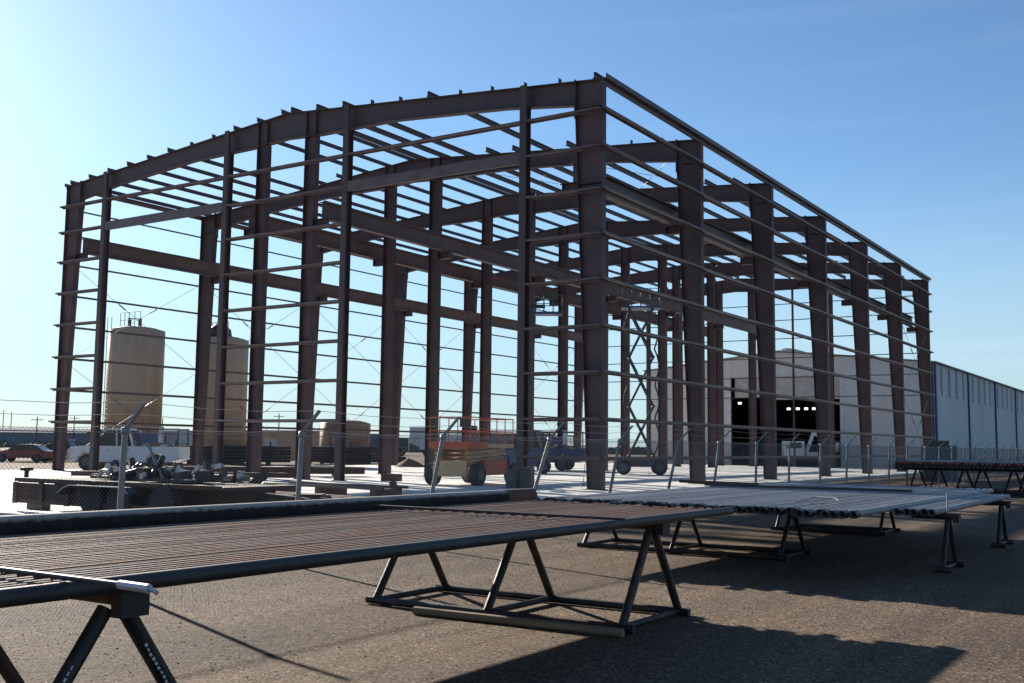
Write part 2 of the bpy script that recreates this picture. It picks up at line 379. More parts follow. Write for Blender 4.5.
for x, hw_ in ((-7.85, .16), (-11.1, .05), (-21.4, .05), (-24.7, .16)):
    m = MB(); zt = ztop(x) - rdep(x); m.box(x - hw_, x + hw_, LB + .3, LB + .32, .03, zt); m.box(x - hw_, x + hw_, LB + .02, LB + .04, .03, zt); m.box(x - .01, x + .01, LB + .0405, LB + .2995, .03, zt); m.build('wall_post', PRIMER2, fr)
# crane runway beams with rail
for x in (-1.32, -14.05, -18.65, -W + 1.4):
    for i in range(1):
        c = MB().ibeam((x, .18, 11.39 + .39), (x, LB + .2, 11.39 + .39), .78, .32, .03, .02).build('crane_beam', CRANE, fr)
        MB().box(x - .035, x + .035, .3, LB + .1, 12.172, 12.25).build('crane_rail', RODM, c)
# rod bracing in the side walls and in the roof
def xrod(p, q):
    m = MB(); p = V(p); q = V(q); m.tube(p, q, .013, 5)
    a = p.lerp(q, .36); b = p.lerp(q, .41); m.tube(a, b, .036, 6); m.build('brace_rod', RODM, fr)
for x, bays in ((-W + .16, (0, 1, 2, 3, 5)), (-.16, (5,))):
    for i in bays:
        y0 = i * BAY + .33; y1 = (i + 1) * BAY
        for z0, z1 in ((.4, 5.7), (5.8, 11.0)):
            xrod((x, y0, z1), (x, y1, z0)); xrod((x + .05, y1, z1), (x + .05, y0, z0))
for (x0, x1) in ((-1.2, -7.8), (-7.8, -14.4)):
    for i in (1, 4):
        xrod((x0, i * BAY + .35, ztop(x0) - .35), (x1, (i + 1) * BAY, ztop(x1) - .35)); xrod((x0, (i + 1) * BAY, ztop(x0) - .4), (x1, i * BAY + .35, ztop(x1) - .4))
ro = MB().path([(-.9, 1.5, 11.3), (-.82, 1.3, 7.2), (-.85, 1.0, 4.6), (-1.1, .8, 2.6), (-1.25, .6, .02)], .012).build('rope', ROPE)
tag(ro, 'thin dark rope hanging down inside the near corner column', 'rope')

# ------------------------------------------------------------------ chain-link fence (x = 7.5)
FX = 7.5; FH = 1.68
fe = thing('chain_link_fence', 'galvanised chain-link fence with angled barbed wire arms along the yard edge', 'fence', (FX, -10, YG))
F0 = V((FX, -10, YG))
ys = [-35.0, -32.0, -28.95, -25.95, -23.05, -19.75, -16.3, -13.4, -10.3, -7.8, -5.0, -2.2, .9, 3.9, 6.9, 9.9, 12.9, 16.2]
y = 19.3
while y < 62: ys.append(y); y += 3.05
for i, y in enumerate(ys):
    j = random.uniform(-.02, .02)
    ln = {-19.75: .17, -16.3: .27, -13.4: .17, -10.3: .2, -7.8: .11, -5.0: .04}.get(y, .03)
    m = MB(); m.tube((-ln * 2, y + 10 - ln * .6, 0), (j, y + 10, FH - YG), .036, 8)
    m.lathe([(.0, .04), (.05, .03), (.05, -.04), (.037, -.05)], (j, y + 10, FH - YG), 8)
    p = m.build('post', GALV, fe)
    MB().bar((j, y + 10, FH - YG + .01), (.3 + j, y + 10 + .02, FH - YG + .32), .05, .03).build('barb_arm', GALV, p)
y0, y1 = ys[0] + 10, ys[-1] + 10
m = MB()
for k in (.1, .55, 1.0):
    for a, b in zip(ys[:-1], ys[1:]):
        pts = [V((.3 * k, a + 10 + (b - a) * t, FH - YG + .02 + .3 * k - .05 * sin(pi * t))) for t in (0, .33, .67, 1)]
        m.path(pts, .004, 3)
m.build('barbed_wire', WIRE, fe)
m = MB(); m.tube((.045, y0, FH - YG - .03), (.045, y1, FH - YG - .03), .006, 4); m.tube((.045, y0, .06), (.045, y1, .06), .006, 4); m.build('tension_wire', WIRE, fe)
m = MB(); H = FH - YG - .03; pitch = .052; n = int((y1 - y0) / pitch); r = .0017
def tri(m, a, b, r):
    a = V(a); b = V(b); d = (b - a).normalized(); e = V((1, 0, 0)); g_ = d.cross(e)
    R_ = [e * r, (-e * .5 + g_ * .87) * r, (-e * .5 - g_ * .87) * r]
    m.add([a + k for k in R_] + [b + k for k in R_], [(0, 1, 4, 3), (1, 2, 5, 4), (2, 0, 3, 5)])
for i in range(-int(H / pitch), n):
    ya = y0 + i * pitch
    if ya >= y0: 
        if ya + H <= y1: tri(m, (.044, ya, .05), (.044, ya + H, H + .05), r)
    if ya >= y0 and ya + H <= y1: tri(m, (.048, ya + H, .05), (.048, ya, H + .05), r)
m.build('chain_link_mesh', WIRE, fe)

# ------------------------------------------------------------------ pipe racks
def trestle(name_label, loc, xs, top=.84, half=.62, r=.042, x0=None, x1=None, marks=False):
    t = thing('pipe_trestle', name_label, 'trestle', (loc[0], loc[1], YG), group='black trestles carrying the pipe racks')
    H_ = top - YG; x0 = xs[0] - .35 if x0 is None else x0; x1 = xs[-1] + .25 if x1 is None else x1
    MB().tube((x0, 0, H_ - .045), (xs[-1] + .12, 0, H_ - .045), .045, 12).build('top_rail', TRESTLE, t)
    for s2 in (-1, 1):
        MB().tube((xs[0] - .12, s2 * half, .045), (xs[-1] + .12, s2 * half, .045), .04, 8).build('base_rail', TRESTLE, t)
    for x in xs:
        for s2 in (-1, 1):
            l = MB().tube((x, s2 * .05, H_ - .1), (x, s2 * half, .06), r, 10).build('leg', TRESTLE, t)
            if marks and x > 1.5:
                mm = MB(); a = V((x, s2 * .05, H_ - .1)); b = V((x, s2 * half, .06)); rr = r + .002
                d = (b - a).normalized(); e = V((1, 0, 0)); g2 = d.cross(e).normalized()
                rnd = random.Random(int(5 + s2))
                for k in range(9):
                    c = a.lerp(b, (.22 if s2 > 0 else .30) + .03 * k); tv = V((.82, -.55, .15 + rnd.uniform(-.1, .1))); tv = (tv - d * tv.dot(d)).normalized(); o_ = tv * rr
                    mm.bar(c + o_, c + o_ + d * .018, .012 * rnd.uniform(.4, 1.3), .002, o_)
                mm.build('paint_mark', WHITE, l)
        MB().tube((x, -half, .05), (x, half, .05), r * .8, 8).build('cross_rail', TRESTLE, t)
    MB().box(xs[-1] + .08, xs[-1] + .16, -.08, .08, H_ - .13, H_ - .002).build('gusset', TRESTLE, t)
    return t
trestle('black welded trestle under the right end of the near brown tube rack', (0, -24.45, 0), [10.62, 12.05, 13.55], x0=10.4, x1=13.86)
trestle('black welded trestle under the near tube rack at the left edge, stencilled legs', (0, -30.58, 0), [10.62, 12.05, 13.6], x0=10.4, x1=13.86, marks=True)
# tubes
NT = 36
tb = MB().pipe((0, -12.1, 0), (0, 0, 0), .0305, .005, 12); tb.tube((0, -.16, 0), (0, -.02, 0), .036, 12, caps=False)
t0 = tag(tb.build('steel_tube', TUBE), 'one of the thin weathered steel tubes lying side by side on the near rack', 'steel tube', 'thin tubes on the near rack')
for i in range(NT):
    o = t0 if i == 0 else t0.copy()
    if i: COL.objects.link(o)
    o.location = (11.215 + i * .0722, -23.15 + random.uniform(-.12, .12) + (.1 if i % 7 == 0 else 0), .8715 + random.uniform(0, .003)); o.rotation_euler = (0, random.uniform(0, 6.28), random.uniform(-.0004, .0004))
p = MB().pipe((0, -12.2, 0), (0, 0, 0), .041, .006, 16).build('front_rail_pipe', BLACKP, loc=(13.81, -23.05, .882))
tag(p, 'black pipe closing the camera side of the near tube rack', 'pipe')
p = MB().pipe((0, -13.5, 0), (0, 0, 0), .093, .01, 28).build('large_pipe', DUSTLITP, loc=(11.07, -22.7, .933))
tag(p, 'large black pipe along the fence side of the near tube rack', 'pipe')
MB().tube((0, -.62, 0), (0, .003, 0), .0945, 28, caps=False).build('red_end_band', RUST, p)
def spacer(y, x0, x1, label, clamp=False):
    t = thing('spacer_bar', label, 'spacer bar', (x0, y, .925), group='thin spacer bars across the near rack')
    L_ = x1 - x0
    MB().tube((0, 0, .018), (L_, 0, .014), .013, 8).build('bar', BLACKP, t)
    MB().path([V((.05 + k * .0655, (.02 if k % 2 else -.02), -.002 + (.012 if k % 2 else 0))) for k in range(int((L_ - .6) / .0655))], .005, 5).build('lashing_cord', TRESTLE, t)
    if clamp:
        MB().tube((L_ - .17, 0, .014), (L_ + .02, 0, .012), .02, 12).build('end_clamp', CHROME, t)
        MB().path([(L_ + .02, 0, .012), (L_ + .04, .01, .005), (L_ + .055, .015, -.005)], .01).build('wire_tail', CHROME, t)
spacer(-31.0, 11.2, 14.36, 'spacer bar with bright taped end across the left end of the tube rack', True)
spacer(-25.8, 11.2, 13.95, 'spacer bar across the near tube rack above its right trestle')
pl = MB().tube((0, 0, 0), (2.3, .08, 0), .04, 10).build('wooden_pole', WOOD, loc=(11.36, -25.35, YG + .04))
tag(pl, 'pale wooden pole on the gravel against the right trestle base', 'pole')
MBs = MB().box(-.07, .05, -.04, .03, 0, .02).build('scrap_piece', WHITE, loc=(13.6, -29.05, YG), rotz=.5)
MBs.location = (13.2, -30.0, YG); tag(MBs, 'small white scrap lying on the gravel at the left edge', 'scrap')

# grey pipes, second rack
trestle('black trestle under the near half of the grey pipe rack', (0, -17.4, 0), [9.2, 10.8, 12.6], top=.69, half=.6, r=.035, x1=14.3)
trestle('black trestle under the far half of the grey pipe rack', (0, -11.5, 0), [10.5, 12.6], top=.69, half=.6, r=.035, x1=14.3)
trestle('short black trestle under the narrow outer grey pipe rack', (0, -12.9, 0), [14.95], top=.655, half=.45, r=.035, x0=14.45, x1=15.1)
trestle('short black trestle under the near end of the outer grey pipe rack', (0, -17.6, 0), [14.95], top=.655, half=.45, r=.035, x0=14.45, x1=15.1)
gp = MB().pipe((0, 0, 0), (0, 10.1, 0), .043, .006, 14)
def grey_pipe():
    o = gp.build('grey_pipe', GREYP)
    MB().pipe((0, -.02, 0), (0, .17, 0), .052, .01, 14).build('collar', COLLAR, o)
    return o
g0 = tag(grey_pipe(), 'one of the grey collared pipes side by side on the wide middle rack', 'pipe', 'grey pipes on the wide middle rack')
x = 9.75; k = 0
while x < 14.42:
    o = g0 if k == 0 else copy_tree(g0)
    o.location = (x, -20.55 + random.uniform(-.2, .2) , .742 + random.uniform(0, .006)); o.rotation_euler = (0, random.uniform(0, 6), 0)
    x += .106; k += 1
h0 = copy_tree(g0); tag(h0, 'one of the grey collared pipes on the low narrow outer rack', 'pipe', 'grey pipes on the narrow outer rack')
x = 14.50
for k in range(5):
    o = h0 if k == 0 else copy_tree(h0)
    o.location = (x, -18.6 + random.uniform(-.15, .15), .700); o.rotation_euler = (0, random.uniform(0, 6), 0); o.scale = (1, .66, 1); x += .106
b_ = MB().box(-2.3, 1.6, -.04, .04, 0, .045).build('wooden_beam', DWOOD, loc=(12.1, -14.2, .805)); tag(b_, 'dark wooden beam lying across the wide grey pipe rack', 'beam')
b_ = MB().path([(0, 0, 0), (.12, .45, .05), (.42, .35, .05), (.5, .3, .02)], .015).build('bent_rod', GALV, loc=(13.3, -19.3, .82)); tag(b_, 'small bent bright rod lying on top of the grey pipes', 'rod')
b_ = MB().tube((0, 0, 0), (0, 0, .3), .01, 8).build('steel_stake', GALV, loc=(15.02, -18.0, .66)); tag(b_, 'short upright steel stake at the edge of the outer grey rack', 'stake')
b_ = MB().bar((0, 0, .03), (-1.9, .5, .03), .1, .06).build('wooden_plank', DWOOD, loc=(10.5, -13.2, .80), rotz=0); tag(b_, 'dark plank jutting over the fence side of the grey pipes', 'plank')

# far rack with red-capped pipes
def far_rack():
    for i, xx in enumerate((8.1, 9.9, 11.7, 13.5, 15.3)):
        t = thing('pipe_stand', ['black stand under the far red-capped pipes, first from the fence', 'black stand under the far red-capped pipes, second from the fence',
            'black stand under the far red-capped pipes, third from the fence', 'black stand under the far red-capped pipes, second from the outer end', 'black stand under the far red-capped pipes, outermost'][i], 'stand', (xx, 12.0, YG), group='stands under the far rack')
        for s2 in (-1, 1):
            MB().tube((s2 * .07, 0, .89), (s2 * .38, 0, 0), .045, 8).build('leg', TRESTLE, t)
            MB().tube((s2 * .07, 4, .89), (s2 * .38, 4, 0), .045, 8).build('leg', TRESTLE, t)
        MB().box(-.9, .9, -.08, .08, .89, 1.0).build('crossbeam', TRESTLE, t)
        MB().box(-.9, .9, 3.92, 4.08, .89, 1.0).build('crossbeam', TRESTLE, t)
    c0 = None; d0_ = None; k = 0
    for row in range(2):
        x = 7.78 + .075 * (row % 2); 
        while x < 16.0:
            if c0 is None:
                c0 = MB().tube((0, 0, 0), (0, 9, 0), .07, 10).build('capped_pipe', BLACKP)
                MB().tube((0, -.04, 0), (0, .0, 0), .045, 10).build('end_cap', ORCAP, c0)
                tag(c0, 'one of the dark pipes with a red end cap stacked on the far rack', 'pipe', 'dark pipes with red end caps'); o = c0
            elif row == 1 and k % 4 != 3: o = copy_tree(c0)
            elif d0_ is None: o = d0_ = tag(MB().tube((0, 0, 0), (0, 9, 0), .07, 10).build('dark_pipe', BLACKP), 'one of the dark pipes without red cap stacked on the far rack', 'pipe', 'dark uncapped pipes on the far rack')
            else: o = d0_.copy(); COL.objects.link(o)
            k += 1
            if row == 1: 
                pass
            o.location = (x, 9.6 + random.uniform(-.1, .1), .85 + .072 + row * .128); x += .15
far_rack()

# ------------------------------------------------------------------ warehouse behind
WX0, WX1, WY0, WY1 = -28.4, -1.3, 62.0, 152.0; WE = 9.05; WR = 10.46; WC = (WX0 + WX1) / 2
wh = thing('warehouse', 'long pale grey metal warehouse with blue downspouts and an open gable door', 'building', (WC, WY0, YG))
O = V((WC, WY0, YG)); hw = (WX1 - WX0) / 2; e_ = WE - YG; rg = WR - YG
d0, d1, dz = -19.6 - WC, -9.3 - WC, 8.2 - YG
m = MB()
def gz(x): return e_ + (rg - e_) * (1 - abs(x) / hw)
m.prism([(-hw, 0), (d0, 0), (d0, gz(d0)), (-hw, e_)], 0, .2); m.prism([(d1, 0), (hw, 0), (hw, e_), (d1, gz(d1))], 0, .2)
m.prism([(d0, dz), (d1, dz), (d1, gz(d1)), (0, rg), (d0, gz(d0))], 0, .2)
x = -hw + .2
while x < hw - .2:
    zb = dz + .1 if d0 < x < d1 else 0
    m.box(x - .035, x + .035, -.035, -.001, zb, gz(x) - .06); x += .305
L_ = WY1 - WY0
m.box(hw - .2, hw, .201, L_, 0, e_ - .02); m.box(-hw, -hw + .2, .201, L_, 0, e_ - .02); m.box(-hw, hw, L_ + .001, L_ + .2, 0, e_ - .03)
y = .4
while y < L_: m.box(hw + .001, hw + .035, y - .035, y + .035, 0, e_ - .1); y += .305
m.build('wall', WHWALL, wh)
m = MB(); m.prism([(-hw - .3, e_ + .005), (0, rg + .04), (hw + .3, e_ + .005), (hw + .3, e_ + .1), (0, rg + .16), (-hw - .3, e_ + .1)], -.25, L_ + .4); ro = m.build('roof', WHDARK, wh)
m = MB(); m.box(-.45, .75, 2, 5, rg + .05, rg + .4); m.prism([(-.6, rg + .402), (.9, rg + .402), (.15, rg + .55)], 1.8, 5.2); m.build('ridge_vent', WHWALL, ro)
for yy in (-.1, 15, 30.7, 45.5, 60.5, 75.5):
    MB().box(hw + .036, hw + .2, yy + .05, yy + .32, 0, e_ - .0).build('downspout', BLUE, wh)
MB().box(hw + .0 - .3, hw - .05, -.12, -.0365, 0, e_ - .05).build('corner_trim', BLUE, wh)
for b in range(6):
    for k in (2.6, 6.0, 9.4, 12.6):
        yy = b * 15 + k
        MB().box(hw + .036, hw + .06, yy, yy + .75, e_ - 2.7, e_ - .1).build('wall_panel_strip', STRIP, wh)
# door leaf pulled down partway, frame, dark hall, lamps
dm = (-15.9) - WC
MB().box(d0 + .3, dm, .25, .33, 6.45, dz).build('roller_door', DOORP, wh)
MB().box(dm + .25, d1 - .1, .25, .33, 6.2, dz).build('roller_door', DOORP, wh)
m = MB(); m.box(d0 - .35, d0, -.06, .24, 0, dz + .1); m.box(d1, d1 + .3, -.06, .24, 0, dz + .1); m.box(d0 + .001, d1 - .001, -.06, .24, dz + .001, dz + .1); m.build('door_frame', WHITE, wh)
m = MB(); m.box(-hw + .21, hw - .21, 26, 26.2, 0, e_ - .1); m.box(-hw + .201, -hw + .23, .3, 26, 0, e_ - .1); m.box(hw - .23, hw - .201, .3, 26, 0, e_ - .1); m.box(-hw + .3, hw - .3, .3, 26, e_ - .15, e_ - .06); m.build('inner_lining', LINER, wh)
for (x, z, y) in ((-20.3, 6.0, 4), (-15.4, 5.4, 4), (-14.5, 5.4, 4), (-13.7, 5.4, 4), (-12.95, 5.4, 4)):
    MB().box(x - WC - .14, x - WC + .14, y, y + .2, z, z + .2).build('hall_lamp', LAMP, wh)

# ------------------------------------------------------------------ tanks and shed
def tank(kind, label, loc, r, h, m_=TAN, rail=True, machine=False):
    t = thing(kind, label, 'tank', loc)
    c = MB().lathe([(0, 0), (r, 0), (r, h), (r * .6, h + .25), (0, h + .35)], n=40)
    sh = c.build('shell', m_, t)
    m = MB()
    for z in [h * k / 5 for k in range(1, 5)]: m.lathe([(r + .002, z - .03), (r + .02, z), (r + .002, z + .03)], n=40)
    m.build('weld_band', m_, sh)
    if rail:
        m = MB()
        for (x0, x1, yy) in ((-.55, .5, -1.2), (.5, 1.9, -1.2)):
            for z in (.15, .75, 1.35): m.tube((x0, yy, h + z), (x1, yy, h + z), .03, 5)
            k = x0
            while k <= x1 + .01: m.tube((k, yy, h - .05), (k, yy, h + 1.36), .03, 5); k += (x1 - x0) / 2
        m.build('guard_rail', GALV, t)
        m = MB(); m.tube((.05, -.8, h), (.05, -.8, h + .95), .14, 8); m.tube((1.2, -.7, h), (1.2, -.7, h + .85), .14, 8); m.tube((.05, -.8, h + .9), (1.2, -.7, h + .85), .05, 6); m.build('vent_pipe', DARKM, t)
        m = MB()
        for s2 in (-.25, .25): m.tube((-r * .2 + s2, -r - .12, 0), (-r * .2 + s2, -r - .12, h + .9), .03, 5)
        z = .3
        while z < h: m.tube((-r * .2 - .25, -r - .12, z), (-r * .2 + .25, -r - .12, z), .018, 4); z += .35
        m.build('ladder', TAN, t)
        MB().tube((r * .4, -r * .85, .6), (r * .4, -r - .25, .6), .22, 12).build('manhole', m_, t)
    if machine:
        m = MB(); m.lathe([(0, h + .2), (1.05, h + .2), (.95, h + .8), (.5, h + 1.2), (0, h + 1.35)], (.2, -.6, 0), 10); m.tube((-.9, -.8, h + .45), (.2, -.6, h + .5), .3, 8); m.build('hatch_machine', DARKM, t)
    return t
tank('storage_tank', 'tall tan cylindrical tank with guard rails on top, left of the two', (-53.2, 20.5, YG), 2.15, 10.5)
tank('storage_tank', 'tall tan cylindrical tank with a dark hatch mound on top, right of the two', (-50.5, 27.0, YG), 2.1, 10.2, machine=True)
t3 = tank('storage_tank', 'low wide brown tank with rust streaks behind the building frame', (-45.9, 37.3, YG), 2.2, 3.5, TANR, rail=False)
MB().tube((-2.05, -.95, 0), (-2.05, -.95, 3.4), .13, 8).build('white_downpipe', PALE, t3)
m = MB(); rnd = random.Random(2)
for k in range(7):
    a = -1.9 + .11 * k; z = rnd.uniform(.9, 2.0); r = 2.212
    d = V((-sin(a), cos(a), 0)); c = V((r * cos(a), r * sin(a), z))
    m.bar(c, c + d * rnd.uniform(.08, .2) + V((0, 0, rnd.uniform(-.15, .3))), .01, .06, (0, 0, 1))
m.build('painted_mark', WHITE, t3)
t = thing('shed', 'low tan shed with a pale panel on its wall beside the brown tank', 'shed', (-63.5, 46.5, YG), radians(31))
MB().box(-6, 6, -2, 2, 0, 2.9).build('wall', TAN, t); MB().box(-6.2, 6.2, -2.25, 2.2, 2.902, 3.02).build('roof', PALE, t); MB().box(-.9, .4, -2.05, -2.001, 1.2, 2.1).build('wall_panel', PALE, t)

# dark pipe stacks in front of the tanks
def stack(label, loc, rz, L, n, r=.12, posts=True):
    t = thing('pipe_stack', label, 'pipe stack', loc, rz)
    rnd = random.Random(int(L * 10)); m = MB()
    for row in range(n):
        for k in range(5): m.tube((-L / 2 + rnd.uniform(-.3, .3), k * .3 - .6, .3 + row * .26), (L / 2 + rnd.uniform(-.3, .3), k * .3 - .6, .3 + row * .26), r, 8)
    m.build('stacked_pipes', DARKM if n > 2 else RUST, t)
    if posts:
        for k in range(5):
            x = -L / 2 + L * (k + .3) / 5; MB().box(x - .06, x + .06, -.85, -.75, 0, n * .26 + .5).build('stake', TRESTLE, t)
    for x in (-L / 3, L / 3): MB().box(x - .1, x + .1, -.8, .8, 0, .17).build('bearer', DWOOD, t)
stack('long stack of dark pipes behind the frame, in front of the two tan tanks', (-46.5, 24.5, YG), radians(40), 9, 5)
stack('long stack of dark pipes in front of the low brown tank', (-41.5, 33.6, YG), radians(40), 8, 5)

# ------------------------------------------------------------------ steel members lying on the slab
def lying_beam(label, p, q, n=2, d=.32):
    t = thing('steel_beam_pile', label, 'steel beams', (p[0], p[1], 0))
    q = V(q) - V(p); q.z = 0; dr = q.normalized(); nr = V((-dr.y, dr.x, 0))
    for k in range(n): MB().ibeam(nr * k * .38 + V((0, 0, .12 + d / 2)), q + nr * k * .38 + V((0, 0, .12 + d / 2)), d, .2, .02, .015).build('beam', RUST, t)
    for f in (.15, .85): c = q * f; MB().bar(c - nr * .25, c + nr * (n * .38), .15, .12).build('timber', DWOOD, t).location.z = .06
lying_beam('rusty steel beams on timbers in front of the low brown tank', (-21.5, -2.0, 0), (-15.6, 5.0, 0), 3)
lying_beam('bundle of rusty steel members on timbers at the right end of the flat trailer', (-.6, -16.6, 0), (4.2, -17.4, 0), 3, .3)
lying_beam('rusty steel beams on timbers behind the flat trailer', (-21.0, -7.0, 0), (-13.5, -1.8, 0), 2, .2)
t = thing('steel_stub_post', 'leaning dark steel stub post with a block on its head near the fence', 'post', (-.3, -11.3, 0))
MB().bar((0, 0, 0), (-.12, -.1, .55), .2, .2).build('shaft', RUST, t); MB().box(-.45, .05, -.2, .1, .55, .75).build('head_block', RUST, t)
t = thing('grey_drum', 'grey drum standing in front of the wall post by the near corner', 'drum', (-3.42, -.8, 0))
MB().lathe([(0, 0), (.27, 0), (.28, .02), (.265, .25), (.28, .27), (.265, .29), (.265, .46), (.28, .48), (.265, .5), (.28, .68), (.25, .7), (0, .7)], n=20).build('body', CONCG, t)
t = thing('dark_crate', 'dark box on the slab right beside the grey drum', 'box', (-2.82, -.75, 0), radians(10))
MB().box(-.2, .2, -.2, .2, 0, .74).build('box_body', DARKM, t); MB().box(-.22, .22, -.22, .22, .741, .77).build('lid', DARKM, t)

# ------------------------------------------------------------------ wheels and vehicles
def wheel(parent, c, r, w, ax='y', rim=True):
    o = MB(); n = 20
    a = V(c); d = V((0, w / 2, 0)) if ax == 'y' else V((w / 2, 0, 0))
    o.tube(a - d, a + d, r, n); 
    t_ = o.build('wheel', RUBBER, parent)
    if rim:
        m = MB(); m.tube(a - d * 1.03, a + d * 1.03, r * .55, 14); m.build('rim', RIM, t_)
    return t_
def pickup(label, loc, rz, L=6.2, Wd=2.0, Hh=1.93, paint=WPAINT, rack=True, cab=(1.75, 4.1), name='pickup_truck', group=None):
    t = thing(name, label, 'pickup truck', loc, rz, group)
    x1, x2 = cab; b = 1.17                    # nose at x=0, beltline height b
    wr = .40; wa, wb = 1.05, L - 1.25
    def arch(cx): return [(cx - .5 * cos(a), .42 + .5 * sin(a) * 1.0) for a in [pi * k / 6 for k in range(7)]]
    bot = [(0.05, .5)] + arch(wa) + arch(wb) + [(L, .55)]
    top = [(L, b), (x2 + .1, b), (x2, b), (x1 - .1, b + .03), (.25, b - .03), (.02, b - .2)]
    MB().prism(bot + top, -Wd / 2, Wd / 2).build('body', paint, t)
    # cabin: pillars + roof around glass
    f0, f1 = x1 - .05, x1 + .75; r0, r1 = x2 - .25, x2
    gl = MB().prism([(f0 + .1, b + .02), (f1 + .04, Hh - .09), (r0 - .05, Hh - .09), (r1 - .06, b + .02)], -Wd / 2 + .13, Wd / 2 - .13)
    cabo = MB().prism([(f1 - .05, Hh - .08), (f1 + .15, Hh), (r0 - .1, Hh), (r0 + .04, Hh - .08)], -Wd / 2 + .12, Wd / 2 - .12).build('cab_roof', paint, t)
    gl.build('windows', GLASS, cabo)
    for s2 in (-1, 1):
        yy = s2 * (Wd / 2 - .1)
        m = MB(); m.bar((f0 + .02, yy, b), (f1, yy, Hh - .06), .06, .07, (0, 1, 0)); m.build('pillar', paint, cabo); m = MB(); m.bar((r1, yy, b), (r0, yy, Hh - .06), .06, .22, (0, 1, 0)); m.build('pillar', paint, cabo); m = MB(); m.bar(((x1 + x2) / 2 + .25, yy, b), ((x1 + x2) / 2 + .2, yy, Hh - .06), .06, .1, (0, 1, 0)); m.build('pillar', paint, cabo)
    for cx in (wa, wb):
        for s2 in (-1, 1): wheel(t, (cx, s2 * (Wd / 2 - .13), wr), wr, .26)
    MB().box(-.12, .04, -Wd / 2 + .05, Wd / 2 - .05, .45, .68).build('bumper', CHROME, t)
    for s2 in (-1, 1):
        MB().box(-.01, .03, s2 * .72 - .17, s2 * .72 + .17, .75, .93).build('headlight', PALE, t)
        MB().box(x1 + .15, x1 + .3, s2 * (Wd / 2 + .12) - .1, s2 * (Wd / 2 + .12) + .1, b + .02, b + .25).build('mirror', DARKM, t)
        for xx in (x1 + 1.0, x2 - .15): MB().box(xx - .12, xx, s2 * (Wd / 2 + .012) - .011, s2 * (Wd / 2 + .012) + .011, b - .2, b - .16).build('door_handle', DARKM, t)
    MB().box(x2 + .25, L - .08, -Wd / 2 + .12, Wd / 2 - .12, b + .001, b + .004).build('bed_floor', DARKM, t)
    if rack:
        rk = MB(); x3 = x2 + .2
        for xx in (x3, L - .1):
            for s2 in (-1, 1): rk.bar((xx, s2 * .9, b), (xx, s2 * .9, b + .85), .06, .06)
            rk.bar((xx, -.9, b + .82), (xx, .9, b + .82), .06, .06)
        for s2 in (-1, 1): rk.bar((x3, s2 * .9, b + .85), (L - .05, s2 * .9, b + .85), .06, .06); rk.bar((x3, s2 * .9, b + .14), (L - .05, s2 * .9, b + .14), .1, .05)
        rk.build('ladder_rack', DARKM, t)
        MB().box(x3 + .1, x3 + 1.0, -.85, .8, b + .18, b + .62).build('tool_box', BPAINT, t)
        MB().box(x3 + 1.1, x3 + 1.3, -.9, -.6, b + .2, b + .95).build('bottle_case', PALE, t)
        m = MB()
        for k in range(9): m.tube((x3 + 1.4 + k * .08, -.7, b + .2), (x3 + 1.4 + k * .08, -.7, b + .72), .022, 5)
        m.build('grille_rods', RUST, t)
    return t
pickup('white crew cab pickup with a loaded ladder rack behind the left corner of the frame', (-32.75, 1.2, 0), radians(34), L=5.9, Hh=2.02, cab=(1.25, 3.45)).scale = (1, 1, 1.1)

def sedan(label, loc, rz, paint, L=4.5):
    t = thing('parked_car', label, 'car', loc, rz)
    def arch(cx): return [(cx - .36 * cos(a), .32 + .36 * sin(a)) for a in [pi * k / 5 for k in range(6)]]
    MB().prism([(0.05, .3)] + arch(.85) + arch(L - .95) + [(L, .35), (L, .88), (L - .7, .93), (1.2, .9), (.1, .7)], -.85, .85).build('body', paint, t)
    rf = MB().prism([(1.75, 1.3), (2.0, 1.38), (3.1, 1.38), (3.4, 1.3)], -.62, .62).build('roof', paint, t)
    MB().prism([(1.15, .9), (1.85, 1.31), (3.3, 1.31), (4.0, .92)], -.66, .66).build('windows', GLASS, rf)
    for cx in (.85, L - .95):
        for s2 in (-1, 1): wheel(t, (cx, s2 * .75, .31), .31, .2)
    for s2 in (-1, 1):
        MB().box(.03, .1, s2 * .6 - .16, s2 * .6 + .16, .58, .7).build('headlight', PALE, t)
    return t
sedan('red low car parked beyond the left end of the slab', (-61.4, 14.2, YG), radians(33), RPAINT)
sedan('silver car behind the red car at the left edge', (-66.0, 17.0, YG), radians(33), SPAINT)
sedan('white car partly behind the corner column, left of the pickup', (-63.0, 24.5, YG), radians(33), WPAINT)
pickup('dark pickup parked between the silver car and the corner column', (-63.6, 18.8, YG), radians(33), L=5.2, paint=DPAINT, rack=False, cab=(1.4, 3.4), Hh=1.8)
pickup('dark blue pickup with a loaded rack parked deep inside the frame', (-21.0, 23.4, 0), radians(20), L=5.6, paint=BPAINT, Hh=2.15, cab=(1.2, 3.1)).scale = (1.15, 1.15, 1.2)

